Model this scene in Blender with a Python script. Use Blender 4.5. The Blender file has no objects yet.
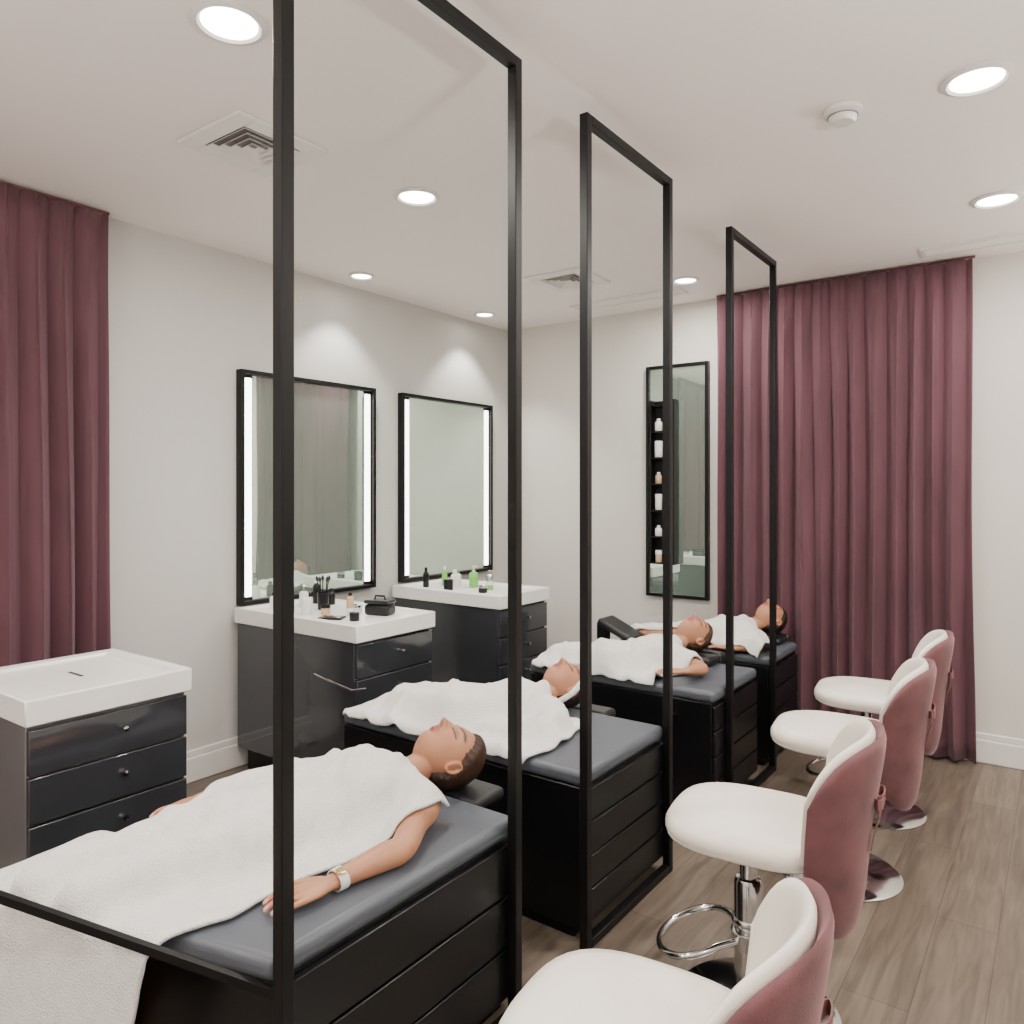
import bpy, math, random
import numpy as np
from mathutils import Vector, Matrix, noise
from mathutils.bvhtree import BVHTree
random.seed(4)
C = bpy.context.scene.collection
PI = math.pi
def V(*a): return Vector(a)

# ------------------------------------------------------------------ materials
def mat(name, col, rough=0.5, metal=0.0, var=0.06, vscale=8.0, bump=0.0, bscale=200.0, sheen=0.0, coat=0.0, spec=0.5, stretch=None, sss=0.0, bdist=0.002, stint=None):
    m = bpy.data.materials.new(name); m.use_nodes = True
    nt = m.node_tree; b = nt.nodes['Principled BSDF']
    tc = nt.nodes.new('ShaderNodeTexCoord'); mp = nt.nodes.new('ShaderNodeMapping')
    nt.links.new(tc.outputs['Object'], mp.inputs['Vector'])
    if stretch: mp.inputs['Scale'].default_value = stretch
    n = nt.nodes.new('ShaderNodeTexNoise'); n.inputs['Scale'].default_value = vscale; n.inputs['Detail'].default_value = 4
    nt.links.new(mp.outputs[0], n.inputs['Vector'])
    cr = nt.nodes.new('ShaderNodeValToRGB')
    cr.color_ramp.elements[0].position = 0.3; cr.color_ramp.elements[1].position = 0.7
    cr.color_ramp.elements[0].color = tuple(c*(1-var) for c in col)+(1,)
    cr.color_ramp.elements[1].color = tuple(min(1, c*(1+var)) for c in col)+(1,)
    nt.links.new(n.outputs['Fac'], cr.inputs['Fac']); nt.links.new(cr.outputs[0], b.inputs['Base Color'])
    b.inputs['Roughness'].default_value = rough; b.inputs['Metallic'].default_value = metal
    b.inputs['Specular IOR Level'].default_value = spec
    if sheen:
        b.inputs['Sheen Weight'].default_value = sheen; b.inputs['Sheen Roughness'].default_value = 0.4
        if stint: b.inputs['Sheen Tint'].default_value = (*stint,1)
    if coat: b.inputs['Coat Weight'].default_value = coat; b.inputs['Coat Roughness'].default_value = 0.05
    if bump:
        n2 = nt.nodes.new('ShaderNodeTexNoise'); n2.inputs['Scale'].default_value = bscale; n2.inputs['Detail'].default_value = 3
        nt.links.new(mp.outputs[0], n2.inputs['Vector'])
        bp = nt.nodes.new('ShaderNodeBump'); bp.inputs['Strength'].default_value = bump; bp.inputs['Distance'].default_value = bdist
        nt.links.new(n2.outputs['Fac'], bp.inputs['Height']); nt.links.new(bp.outputs[0], b.inputs['Normal'])
    return m
def emis(name, col, s):
    m = bpy.data.materials.new(name); m.use_nodes = True
    b = m.node_tree.nodes['Principled BSDF']
    b.inputs['Base Color'].default_value = (*col, 1); b.inputs['Emission Color'].default_value = (*col, 1)
    b.inputs['Emission Strength'].default_value = s
    return m
M = {}
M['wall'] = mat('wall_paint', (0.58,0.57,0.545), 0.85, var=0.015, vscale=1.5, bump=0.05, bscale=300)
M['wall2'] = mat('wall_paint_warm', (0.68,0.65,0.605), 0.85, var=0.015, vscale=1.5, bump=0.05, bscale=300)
M['ceil'] = mat('ceiling_paint', (0.90,0.845,0.81), 0.9, var=0.01, vscale=1)
M['trim'] = mat('trim_white', (0.78,0.76,0.73), 0.4, var=0.01)
M['black'] = mat('black_metal', (0.004,0.004,0.0045), 0.42, 0.0, var=0.1, spec=0.25)
M['gloss'] = mat('gloss_charcoal', (0.032,0.034,0.040), 0.10, var=0.1, vscale=3, coat=0.5)
M['glossreflect'] = mat('gloss_side_reflection', (0.12,0.12,0.125), 0.15, var=0.1, vscale=3, coat=0.3)  # charcoal lightened: the side face's reflection is put into the colour
M['carcass'] = mat('black_lacquer', (0.004,0.004,0.005), 0.3, var=0.1, spec=0.35)
M['bedface'] = mat('black_satin_drawer', (0.006,0.006,0.007), 0.28, var=0.1, spec=0.4)
M['pad'] = mat('grey_leatherette', (0.078,0.088,0.108), 0.42, var=0.06, bump=0.25, bscale=400)
M['darkpad'] = mat('black_leatherette', (0.010,0.011,0.013), 0.35, var=0.06, bump=0.25, bscale=400, spec=.4)
M['quartz'] = mat('white_quartz', (0.84,0.82,0.80), 0.3, var=0.02, vscale=20)
M['chrome'] = mat('chrome', (0.64,0.65,0.66), 0.12, 1.0, var=0.02)
M['velvetc'] = mat('mauve_curtain_velvet', (0.112,0.046,0.061), 0.85, var=0.20, vscale=5, bump=0.3, bscale=250, sheen=0.25, stretch=(1,1,0.3), stint=(.9,.66,.74))
M['velvet'] = mat('rose_velvet', (0.118,0.044,0.050), 0.75, var=0.38, vscale=8, bump=0.35, bscale=240, sheen=0.45, stint=(.9,.60,.62))
M['ribbon'] = mat('rose_ribbon', (0.20,0.085,0.08), 0.5, var=0.1)
M['cream'] = mat('cream_leather', (0.84,0.79,0.71), 0.38, var=0.03, bump=0.12, bscale=250)
M['towel'] = mat('white_terry', (0.87,0.85,0.83), 0.95, var=0.04, vscale=30, bump=1.0, bscale=240, sheen=0.3, bdist=0.008)
M['led'] = emis('led_strip', (1,0.98,0.94), 9)
M['lamp'] = emis('lamp_disc', (1,0.95,0.86), 20)
M['plastic'] = mat('white_plastic', (0.75,0.73,0.70), 0.45, var=0.01)
M['dark'] = mat('dark_recess', (0.22,0.21,0.21), 0.9)
M['green'] = mat('green_bottle', (0.18,0.50,0.10), 0.25)
M['tan'] = mat('tan_jar', (0.52,0.36,0.22), 0.4)
M['silver'] = mat('silver_cap', (0.6,0.6,0.6), 0.2, 1.0)
M['gold'] = mat('gold_metal', (0.75,0.55,0.28), 0.2, 1.0)
def hair_mat(name, col):
    m = mat(name, col, 0.5, var=0.4, vscale=60, spec=.3); nt = m.node_tree; b = nt.nodes['Principled BSDF']
    a = nt.nodes.new('ShaderNodeAttribute'); a.attribute_name = 'strand'
    cr = nt.nodes.new('ShaderNodeValToRGB')
    cr.color_ramp.elements[0].color = (*[c*.3 for c in col],1); cr.color_ramp.elements[1].color = (*[min(1,c*2.0) for c in col],1)
    nt.links.new(a.outputs['Fac'], cr.inputs[0]); nt.links.new(cr.outputs[0], b.inputs['Base Color'])
    return m
M['hair1'] = hair_mat('brown_hair', (0.036,0.017,0.010))
M['hair2'] = hair_mat('dark_brown_hair', (0.014,0.007,0.005))
M['hair3'] = hair_mat('light_brown_hair', (0.050,0.024,0.014))

def glass_mat():
    m = bpy.data.materials.new('clear_glass'); m.use_nodes = True; nt = m.node_tree; nt.nodes.clear()
    o = nt.nodes.new('ShaderNodeOutputMaterial'); mx = nt.nodes.new('ShaderNodeMixShader')
    t = nt.nodes.new('ShaderNodeBsdfTransparent'); t.inputs[0].default_value = (0.98,0.988,0.984,1)
    g = nt.nodes.new('ShaderNodeBsdfGlossy'); g.inputs['Roughness'].default_value = 0.01; g.inputs[0].default_value = (0.9,0.9,0.9,1)
    lw = nt.nodes.new('ShaderNodeLayerWeight'); lw.inputs['Blend'].default_value = 0.5
    p = nt.nodes.new('ShaderNodeMath'); p.operation = 'POWER'; p.inputs[1].default_value = 12
    q = nt.nodes.new('ShaderNodeMath'); q.operation = 'MULTIPLY_ADD'; q.inputs[1].default_value = 0.30; q.inputs[2].default_value = 0.00005
    nt.links.new(lw.outputs['Facing'], p.inputs[0]); nt.links.new(p.outputs[0], q.inputs[0]); nt.links.new(q.outputs[0], mx.inputs[0])
    nt.links.new(t.outputs[0], mx.inputs[1]); nt.links.new(g.outputs[0], mx.inputs[2])
    nt.links.new(mx.outputs[0], o.inputs[0]); return m
M['glass'] = glass_mat()
def mirror_mat():
    m = bpy.data.materials.new('mirror_painted_reflection'); m.use_nodes = True; nt = m.node_tree; nt.nodes.clear()
    o = nt.nodes.new('ShaderNodeOutputMaterial'); mx = nt.nodes.new('ShaderNodeMixShader'); mx.inputs[0].default_value = 0.75
    d = nt.nodes.new('ShaderNodeBsdfDiffuse'); d.inputs[0].default_value = (0.44,0.58,0.49,1)  # pale green of a reflected wall painted in as diffuse colour
    g = nt.nodes.new('ShaderNodeBsdfGlossy'); g.inputs['Roughness'].default_value = 0.01; g.inputs[0].default_value = (0.82,0.94,0.86,1)  # green tint adds to the painted reflection
    nt.links.new(d.outputs[0], mx.inputs[1]); nt.links.new(g.outputs[0], mx.inputs[2]); nt.links.new(mx.outputs[0], o.inputs[0]); return m
M['mirror'] = mirror_mat()
def floor_mat():
    m = bpy.data.materials.new('wood_plank_floor'); m.use_nodes = True; nt = m.node_tree; b = nt.nodes['Principled BSDF']
    tc = nt.nodes.new('ShaderNodeTexCoord'); mp = nt.nodes.new('ShaderNodeMapping'); mp.inputs['Rotation'].default_value = (0,0,PI/2)
    nt.links.new(tc.outputs['Object'], mp.inputs[0])
    br = nt.nodes.new('ShaderNodeTexBrick'); br.inputs['Scale'].default_value = 1.0
    br.inputs['Brick Width'].default_value = 1.2; br.inputs['Row Height'].default_value = 0.18
    br.inputs['Mortar Size'].default_value = 0.0018; br.inputs['Mortar Smooth'].default_value = 0.1
    br.inputs['Color1'].default_value = (0.190,0.155,0.124,1); br.inputs['Color2'].default_value = (0.140,0.114,0.090,1); br.inputs['Mortar'].default_value = (0.09,0.07,0.055,1)
    nt.links.new(mp.outputs[0], br.inputs['Vector'])
    mp2 = nt.nodes.new('ShaderNodeMapping'); mp2.inputs['Scale'].default_value = (14,1.2,1)
    nt.links.new(tc.outputs['Object'], mp2.inputs[0])
    n = nt.nodes.new('ShaderNodeTexNoise'); n.inputs['Scale'].default_value = 2.2; n.inputs['Detail'].default_value = 8; n.inputs['Distortion'].default_value = 1.2
    nt.links.new(mp2.outputs[0], n.inputs[0])
    cr = nt.nodes.new('ShaderNodeValToRGB'); cr.color_ramp.elements[0].position = .3; cr.color_ramp.elements[1].position = .75
    cr.color_ramp.elements[0].color = (.58,.56,.53,1); cr.color_ramp.elements[1].color = (1.15,1.12,1.08,1)
    nt.links.new(n.outputs['Fac'], cr.inputs[0])
    mx = nt.nodes.new('ShaderNodeMix'); mx.data_type = 'RGBA'; mx.blend_type = 'MULTIPLY'; mx.inputs[0].default_value = 1
    nt.links.new(br.outputs['Color'], mx.inputs[6]); nt.links.new(cr.outputs[0], mx.inputs[7]); nt.links.new(mx.outputs[2], b.inputs['Base Color'])
    b.inputs['Roughness'].default_value = 0.42
    return m
M['floor'] = floor_mat()
def skin_mat(name):
    m = bpy.data.materials.new(name); m.use_nodes = True; nt = m.node_tree; b = nt.nodes['Principled BSDF']
    a = nt.nodes.new('ShaderNodeAttribute'); a.attribute_name = 'Col'
    n = nt.nodes.new('ShaderNodeTexNoise'); n.inputs['Scale'].default_value = 28; n.inputs['Detail'].default_value = 5
    mx = nt.nodes.new('ShaderNodeMix'); mx.data_type = 'RGBA'; mx.blend_type = 'MULTIPLY'; mx.inputs[0].default_value = 0.25
    nt.links.new(a.outputs['Color'], mx.inputs[6]); nt.links.new(n.outputs['Color'], mx.inputs[7]); nt.links.new(mx.outputs[2], b.inputs['Base Color'])
    n2 = nt.nodes.new('ShaderNodeTexNoise'); n2.inputs['Scale'].default_value = 350
    bp = nt.nodes.new('ShaderNodeBump'); bp.inputs['Strength'].default_value = .25; bp.inputs['Distance'].default_value = .001
    nt.links.new(n2.outputs['Fac'], bp.inputs['Height']); nt.links.new(bp.outputs[0], b.inputs['Normal'])
    b.inputs['Roughness'].default_value = 0.46; b.inputs['Subsurface Weight'].default_value = 0.06
    b.inputs['Subsurface Radius'].default_value = (0.006,0.002,0.001); b.inputs['Subsurface Scale'].default_value = 1.0
    return m
M['skin'] = skin_mat('skin')

# ------------------------------------------------------------------ mesh builder
class MB:
    def __init__(s): s.v = []; s.f = []
    def add(s, vs, fs):
        o = len(s.v); s.v += [Vector(v) for v in vs]; s.f += [tuple(i+o for i in f) for f in fs]; return s
    def box(s, x0,x1,y0,y1,z0,z1):
        return s.add([(x0,y0,z0),(x1,y0,z0),(x1,y1,z0),(x0,y1,z0),(x0,y0,z1),(x1,y0,z1),(x1,y1,z1),(x0,y1,z1)],
              [(0,3,2,1),(4,5,6,7),(0,1,5,4),(1,2,6,5),(2,3,7,6),(3,0,4,7)])
    def prism(s, poly, z0, z1):     # poly counter-clockwise
        n = len(poly)
        return s.add([(x,y,z0) for x,y in poly]+[(x,y,z1) for x,y in poly],
              [tuple(range(n-1,-1,-1)), tuple(range(n,2*n))]+[(i,(i+1)%n,n+(i+1)%n,n+i) for i in range(n)])
    def lathe(s, prof, c=(0,0,0), n=28, axis='z'):
        c = Vector(c); vs = []; fs = []
        for r,z in prof:
            for k in range(n):
                a = 2*PI*k/n; p = V(r*math.cos(a), r*math.sin(a), z)
                if axis == 'x': p = V(p.z, p.x, p.y)
                if axis == 'y': p = V(p.y, p.z, p.x)
                vs.append(c+p)
        m = len(prof)
        for i in range(m-1):
            for k in range(n):
                fs.append((i*n+k, i*n+(k+1)%n, (i+1)*n+(k+1)%n, (i+1)*n+k))
        if prof[0][0] > 1e-5: fs.append(tuple(range(n-1,-1,-1)))
        if prof[-1][0] > 1e-5: fs.append(tuple((m-1)*n+k for k in range(n)))
        return s.add(vs, fs)
    def tube(s, pts, r, n=10, closed=False, flat=None):
        pts = [Vector(p) for p in pts]; m = len(pts); vs = []; fs = []
        up = None
        for i,p in enumerate(pts):
            a = pts[(i-1)%m] if (closed or i > 0) else p; b = pts[(i+1)%m] if (closed or i < m-1) else p
            t = (b-a).normalized()
            if up is None: up = V(0,0,1) if abs(t.z) < .9 else V(1,0,0)
            up = (up - t*up.dot(t)).normalized(); sd = t.cross(up)
            rr = r[i] if isinstance(r,(list,tuple)) else r
            for k in range(n):
                an = 2*PI*k/n
                vs.append(p + up*rr*math.cos(an)*(flat or 1) + sd*rr*math.sin(an))
        for i in range(m if closed else m-1):
            for k in range(n):
                j = (i+1)%m
                fs.append((i*n+k, i*n+(k+1)%n, j*n+(k+1)%n, j*n+k))
        if not closed: fs += [tuple(range(n-1,-1,-1)), tuple((m-1)*n+k for k in range(n))]
        return s.add(vs, fs)
    def ribbon(s, pts, ws, th, wdir):
        wdir = Vector(wdir); vs = []; fs = []; m = len(pts); pts = [Vector(p) for p in pts]
        for i,p in enumerate(pts):
            t = (pts[min(i+1,m-1)]-pts[max(i-1,0)]).normalized(); w = (wdir - t*wdir.dot(t)).normalized(); nn = t.cross(w)
            wd = ws[i] if isinstance(ws,(list,tuple)) else ws
            vs += [p+w*wd+nn*th, p-w*wd+nn*th, p-w*wd-nn*th, p+w*wd-nn*th]
        for i in range(m-1):
            for k in range(4): fs.append((i*4+k,i*4+(k+1)%4,i*4+4+(k+1)%4,i*4+4+k))
        fs += [(3,2,1,0),tuple((m-1)*4+k for k in range(4))]
        return s.add(vs,fs)
    def sphere(s, c, r, n=20, m=14, R=None):
        c = Vector(c); r = r if isinstance(r,(list,tuple)) else (r,r,r); vs = []; fs = []
        for i in range(m+1):
            th = PI*i/m
            for k in range(n):
                a = 2*PI*k/n; p = V(r[0]*math.sin(th)*math.cos(a), r[1]*math.sin(th)*math.sin(a), r[2]*math.cos(th))
                if R: p = R @ p
                vs.append(c+p)
        for i in range(m):
            for k in range(n):
                fs.append((i*n+k, (i+1)*n+k, (i+1)*n+(k+1)%n, i*n+(k+1)%n))
        return s.add(vs, fs)
    def loft(s, pts, side, n=20, sub=5):
        P = [(Vector(p[0]), p[1], p[2]) for p in pts]; L = []
        def cr(a,b,c,d,t): return 0.5*((2*b)+(c-a)*t+(2*a-5*b+4*c-d)*t*t+(3*b-a-3*c+d)*t**3)
        for i in range(len(P)-1):
            q0 = P[max(i-1,0)]; q1 = P[i]; q2 = P[i+1]; q3 = P[min(i+2,len(P)-1)]
            for k in range(sub):
                t = k/sub; L.append((cr(q0[0],q1[0],q2[0],q3[0],t), cr(q0[1],q1[1],q2[1],q3[1],t), cr(q0[2],q1[2],q2[2],q3[2],t)))
        L.append(P[-1])
        side = Vector(side); rings = []
        for i,(c,a,b) in enumerate(L):
            t = (L[min(i+1,len(L)-1)][0]-L[max(i-1,0)][0]).normalized()
            sd = (side - t*side.dot(t)).normalized(); nn = t.cross(sd)
            rings.append((c,a,b,t,sd,nn))
        c,a,b,t,sd,nn = rings[0]; pre = []
        for an in (80,55,28):
            an = math.radians(an); m_ = min(a,b); pre.append((c-t*m_*math.sin(an), a*math.cos(an), b*math.cos(an), t, sd, nn))
        c,a,b,t,sd,nn = rings[-1]; post = []
        for an in (28,55,80):
            an = math.radians(an); m_ = min(a,b); post.append((c+t*m_*math.sin(an), a*math.cos(an), b*math.cos(an), t, sd, nn))
        rings = pre+rings+post; vs = []; fs = []
        for c,a,b,t,sd,nn in rings:
            for k in range(n):
                an = 2*PI*k/n; vs.append(c+sd*a*math.cos(an)+nn*b*math.sin(an))
        for i in range(len(rings)-1):
            for k in range(n): fs.append((i*n+k, i*n+(k+1)%n, (i+1)*n+(k+1)%n, (i+1)*n+k))
        fs += [tuple(range(n-1,-1,-1)), tuple((len(rings)-1)*n+k for k in range(n))]
        return s.add(vs, fs)
    def xform(s, mtx):
        s.v = [mtx @ v for v in s.v]; return s
    def build(s, name, m, parent=None, loc=None, bevel=0, seg=2, smooth=40, subsurf=0, solid=0):
        loc = Vector(loc) if loc is not None else V(0,0,0)
        me = bpy.data.meshes.new(name); me.from_pydata([tuple(v-loc) for v in s.v], [], s.f); me.update()
        import bmesh
        bm = bmesh.new(); bm.from_mesh(me); bmesh.ops.recalc_face_normals(bm, faces=bm.faces); bm.to_mesh(me); bm.free()
        me.materials.append(m)
        if smooth:
            for p in me.polygons: p.use_smooth = True
            me.set_sharp_from_angle(angle=math.radians(smooth))
        o = bpy.data.objects.new(name, me); C.objects.link(o)
        if parent is not None: o.parent = parent
        else: o.location = loc
        if solid:
            q = o.modifiers.new('s','SOLIDIFY'); q.thickness = solid; q.offset = 1
        if bevel:
            q = o.modifiers.new('b','BEVEL'); q.width = bevel; q.segments = seg; q.limit_method = 'ANGLE'; q.angle_limit = math.radians(35)
        if subsurf:
            q = o.modifiers.new('ss','SUBSURF'); q.levels = subsurf; q.render_levels = subsurf
        return o
def thing(name, label, cat, loc=(0,0,0), rz=0, group=None):
    o = bpy.data.objects.new(name, None); C.objects.link(o); o.empty_display_size = .1
    o.location = loc; o.rotation_euler = (0,0,rz); tag(o, label, cat, group); return o
def tag(o, label, cat, group=None):
    o['label'] = label; o['category'] = cat
    if group: o['group'] = group
    return o
def struct(o): o['kind'] = 'structure'; return o

# ------------------------------------------------------------------ room shell
XW, YB, H, EX, FY = -3.6, 4.85, 2.757, 2.6, -2.6
struct(MB().box(XW-.1,EX+.1,FY-.1,YB+.1,-.1,0).build('floor', M['floor']))
struct(MB().box(XW-.1,EX+.1,FY-.1,YB+.1,H,H+.1).build('ceiling', M['ceil']))
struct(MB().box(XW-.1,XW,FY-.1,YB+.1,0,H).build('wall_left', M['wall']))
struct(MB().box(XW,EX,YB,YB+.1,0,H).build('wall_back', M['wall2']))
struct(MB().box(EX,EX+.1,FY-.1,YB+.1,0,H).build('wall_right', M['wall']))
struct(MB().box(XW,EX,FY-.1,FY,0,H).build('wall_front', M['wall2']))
def baseboard(name, x0,x1,y0,y1,ax):
    b = MB().box(x0,x1,y0,y1,0,.125)
    if ax == 'y': b.box(x0,x0+.014,y0,y1,.125,.16) if x0 < 0 else b.box(x1-.014,x1,y0,y1,.125,.16)
    else: b.box(x0,x1,y1-.014,y1,.125,.16) if y0 > 0 else b.box(x0,x1,y0,y0+.014,.125,.16)
    struct(b.build(name, M['trim'], bevel=.005))
baseboard('baseboard_left', XW, XW+.022, FY, YB, 'y')
baseboard('baseboard_back', XW+.03, EX-.03, YB-.022, YB, 'x')
baseboard('baseboard_right', EX-.022, EX, FY, YB, 'y')
baseboard('baseboard_front', XW+.03, EX-.03, FY, FY+.022, 'x')

# ------------------------------------------------------------------ ceiling fittings
def downlight(x, y, label, power=20, r=.095, spot=False):
    t = thing('ceiling_downlight', label, 'ceiling light', (x,y,H), 0, 'recessed ceiling downlights')
    MB().lathe([(r,0),(r+.004,-.006),(r-.012,-.012),(r-.02,-.006),(r-.02,0)], n=40).build('trim_ring', M['plastic'], t)
    MB().lathe([(r-.021,-.001),(r-.021,-.004),(0,-.006)], n=32).build('lamp_disc', M['lamp'], t)
    if spot:
        L = bpy.data.lights.new('downlight_lamp','SPOT'); L.spot_size = math.radians(96); L.spot_blend = .55; L.shadow_soft_size = .03
    else:
        L = bpy.data.lights.new('downlight_lamp','AREA'); L.shape = 'DISK'; L.size = r*1.5
    L.energy = power; L.color = (1,.945,.88)
    o = bpy.data.objects.new('downlight_lamp', L); C.objects.link(o); o.parent = t; o.location = (0,0,-.02)
PW = 24
downlight(-1.83,1.20,'large round downlight upper left, above the nearest treatment bed',PW)
downlight(-2.26,2.39,'round downlight seen through the nearest glass panel',PW)
downlight(-3.36,3.08,'round downlight close to the wall above the nearer lit mirror',48,.075,True)
downlight(-3.38,4.28,'round downlight near the far left corner above the farther lit mirror',48,.075,True)
downlight(-.22,2.73,'bright downlight right of the smoke detector',PW)
downlight(-.24,3.91,'right-hand downlight nearer the mauve curtain and long ceiling grille',PW)
downlight(-1.85,4.30,'small distant downlight above the farthest treatment bed',PW*.8,.08)
downlight(1.5,.6,'downlight to the right of the camera position',PW)
downlight(1.5,3.2,'downlight far right of the salon stools',PW)
downlight(-.4,-.9,'downlight just behind the camera position',PW)
downlight(-2.6,-.9,'downlight behind the camera near the left wall',PW)
downlight(1.5,-1.6,'downlight in the rear right of the room',PW)
def fill(x,y,label,e):  # unseen lamps on stands, added to brighten the ceiling
    t = thing('ceiling_fill_lamp', label, 'added lamp', (x,y,0), 0, 'added unseen lamps')
    MB().lathe([(.16,0),(.16,.012),(.03,.03)],n=36).build('base', M['black'], t)
    MB().lathe([(.012,.03),(.012,1.70)],n=16).build('pole', M['black'], t)
    MB().lathe([(.02,1.70),(.12,1.74),(.20,1.82),(.19,1.82),(.11,1.75),(.01,1.72)],n=36).build('lamp_bowl', M['plastic'], t)
    L = bpy.data.lights.new('ceiling_fill_light','AREA'); L.shape = 'DISK'; L.size = .3; L.energy = e; L.color = (1,.94,.885)
    o = bpy.data.objects.new('ceiling_fill_light', L); C.objects.link(o); o.parent = t; o.location = (0,0,1.80); o.rotation_euler = (PI,0,0)
fill(1.0,1.0,'added, unseen ceiling uplighter right of the camera position',82)
fill(-1.5,-1.2,'added, unseen ceiling uplighter behind the camera position',95)
fill(1.4,3.9,'added, unseen ceiling uplighter in the far right of the room',55)
def vent(x,y,label):
    s = .19
    t = thing('ceiling_vent', label, 'vent', (x,y,H), 0, 'square ceiling air vents')
    MB().box(-s+.05,s-.05,-s+.05,s-.05,-.004,-.001).build('backing', M['dark'], t)
    f = MB()
    for a,b,c,d in ((-s,s,-s,-s+.07),(-s,s,s-.07,s),(-s,-s+.07,-s+.07,s-.07),(s-.07,s,-s+.07,s-.07)): f.box(a,b,c,d,-.014,-.001)
    f.build('frame', M['trim'], t, bevel=.003)
    l = MB()
    for k in range(4):      # concentric square louvres
        o_ = .118-k*.029; i_ = o_-.014
        for sx in range(4):
            R = Matrix.Rotation(sx*PI/2,3,'Z')
            vs = [V(-o_,-o_,-.018),V(o_,-o_,-.018),V(i_,-i_,-.005),V(-i_,-i_,-.005)]
            vs += [v+V(0,0,.0015) for v in vs]
            l.add([R@v for v in vs],[(0,1,2,3),(7,6,5,4),(0,4,5,1),(2,6,7,3),(0,3,7,4),(1,5,6,2)])
    l.build('louvre', M['plastic'], t, smooth=0)
vent(-2.41,1.68,'square air vent between the left curtain and nearest glass panel')
vent(-2.42,3.87,'square air vent farther off, above the second glass panel')
def grille(x0,x1,y,label):
    t = thing('linear_grille', label, 'vent', ((x0+x1)/2,y,H)); w = (x1-x0)/2
    f = MB().box(-w,w,-.075,-.058,-.012,-.001).box(-w,w,.058,.075,-.012,-.001).box(-w,-w+.02,-.058,.058,-.012,-.001).box(w-.02,w,-.058,.058,-.012,-.001)
    f.build('frame', M['plastic'], t)
    l = MB().box(-w+.02,w-.02,-.058,.058,-.003,-.001)
    for k in range(5): l.box(-w+.02,w-.02,-.047+k*.022,-.037+k*.022,-.009,-.003)
    l.build('louvre', M['ceil'], t)
grille(-.62,.35,4.55,'long white ceiling grille beside the right end of the mauve curtain')
grille(-2.75,-1.95,4.5,'long pale ceiling grille above the tall narrow mirror')
t = thing('smoke_detector','round white smoke detector on the ceiling between panels and downlights','smoke detector',(-.60,2.69,H))
MB().lathe([(.062,-.001),(.062,-.014),(.052,-.020)],n=36).build('base', M['plastic'], t)
MB().lathe([(.046,-.018),(.044,-.034),(.034,-.044),(0,-.046)],n=36).build('sensor_head', M['plastic'], t)
MB().lathe([(.0475,-.022),(.0475,-.026)],n=36).build('slot_ring', M['dark'], t)

# ------------------------------------------------------------------ curtains
def curtain(label, p0, p1, nrm, folds, z0, z1, seed):
    p0 = Vector(p0); p1 = Vector(p1); nrm = Vector(nrm)
    mid = (p0+p1)/2; t = thing('curtain', label, 'curtain', (mid.x, mid.y, 0))
    NU, NV = folds*20, 30; b = MB(); vs = []; fs = []
    for j in range(NV+1):
        v = j/NV; z = z0+(z1-z0)*v; drop = 1-v
        for i in range(NU+1):
            u = i/NU
            ph = 2*PI*folds*u + 2.4*noise.noise(V(u*6+seed,0,drop*.4)) + 1.0*drop*noise.noise(V(u*13+seed,5,drop*1.1))
            am = .044*(.65+1.3*abs(noise.noise(V(u*14+seed,3,drop*.4))))*(.65+.4*min(1,drop*3))
            s = math.sin(ph); w = (abs(s)**.75)*(1 if s > 0 else -1)
            top = max(0,1-drop*9)
            off = am*w*(1-.4*top) + .010*math.sin(2*ph+1)*top + .020*drop*noise.noise(V(u*7+seed,9,drop*1.5))
            along = .014*math.sin(2*ph)+ .02*drop*noise.noise(V(u*6,seed,drop*1.5))
            d = (p1-p0).normalized()
            P = p0.lerp(p1,u)+nrm*(.075+off)+d*along
            vs.append((P.x-mid.x, P.y-mid.y, z))
    for j in range(NV):
        for i in range(NU): fs.append((j*(NU+1)+i, j*(NU+1)+i+1, (j+1)*(NU+1)+i+1, (j+1)*(NU+1)+i))
    b.add(vs,fs); b.build('fabric', M['velvetc'], t, solid=.004, smooth=180)
    r = MB(); a = p0-mid; c = p1-mid; e = nrm*.065; d = (p1-p0).normalized()*.01
    r.tube([V(a.x,a.y,z1+.012)+e-d, V(c.x,c.y,z1+.012)+e+d], .008, 12)
    r.build('curtain_track', M['velvet'], t)
curtain('floor length mauve velvet curtain against the left wall',(XW+.02,.25,0),(XW+.02,1.68,0),(1,0,0),13,.02,H-.025,3)
curtain('wide floor length mauve velvet curtain against the back wall',(-1.82,YB-.03,0),(-.40,YB-.03,0),(0,-1,0),14,.02,H-.025,11)

# ------------------------------------------------------------------ glass partitions
XP = -1.25
def partition(y0, y1, label, zt=2.70):
    w = .015; t = thing('glass_partition', label, 'partition', (XP,(y0+y1)/2,0)); h = (y1-y0)/2
    for s in (-1,1):
        MB().box(-w,w,s*h-w,s*h+w,0,zt).build('post', M['black'], t, bevel=.002)
    MB().box(-w,w,-h+w,h-w,zt-.030,zt).build('top_rail', M['black'], t, bevel=.002)
    MB().box(-w,w,-h+w,h-w,0.001,.03).build('bottom_rail', M['black'], t, bevel=.002)
    MB().box(-.003,.003,-h+w,h-w,.03,zt-.030).build('glass_panel', M['glass'], t, smooth=0)
    return t
partition(.94,1.72,'tall black framed glass panel beside the nearest bed')
partition(2.11,2.735,'black framed glass panel beside the second bed')
partition(3.41,4.05,'farthest and smallest looking black framed glass panel before the curtain')
pa = V(-1.262,.932,.487); pb = V(-1.786,.636,.641); pe_ = pa+(pb-pa)*1.75
r = MB().ribbon([pa,pb,pe_],.009,.007,(0,0,1))
r.box(pe_.x-.009,pe_.x+.009,pe_.y-.009,pe_.y+.009,0,pe_.z)
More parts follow.
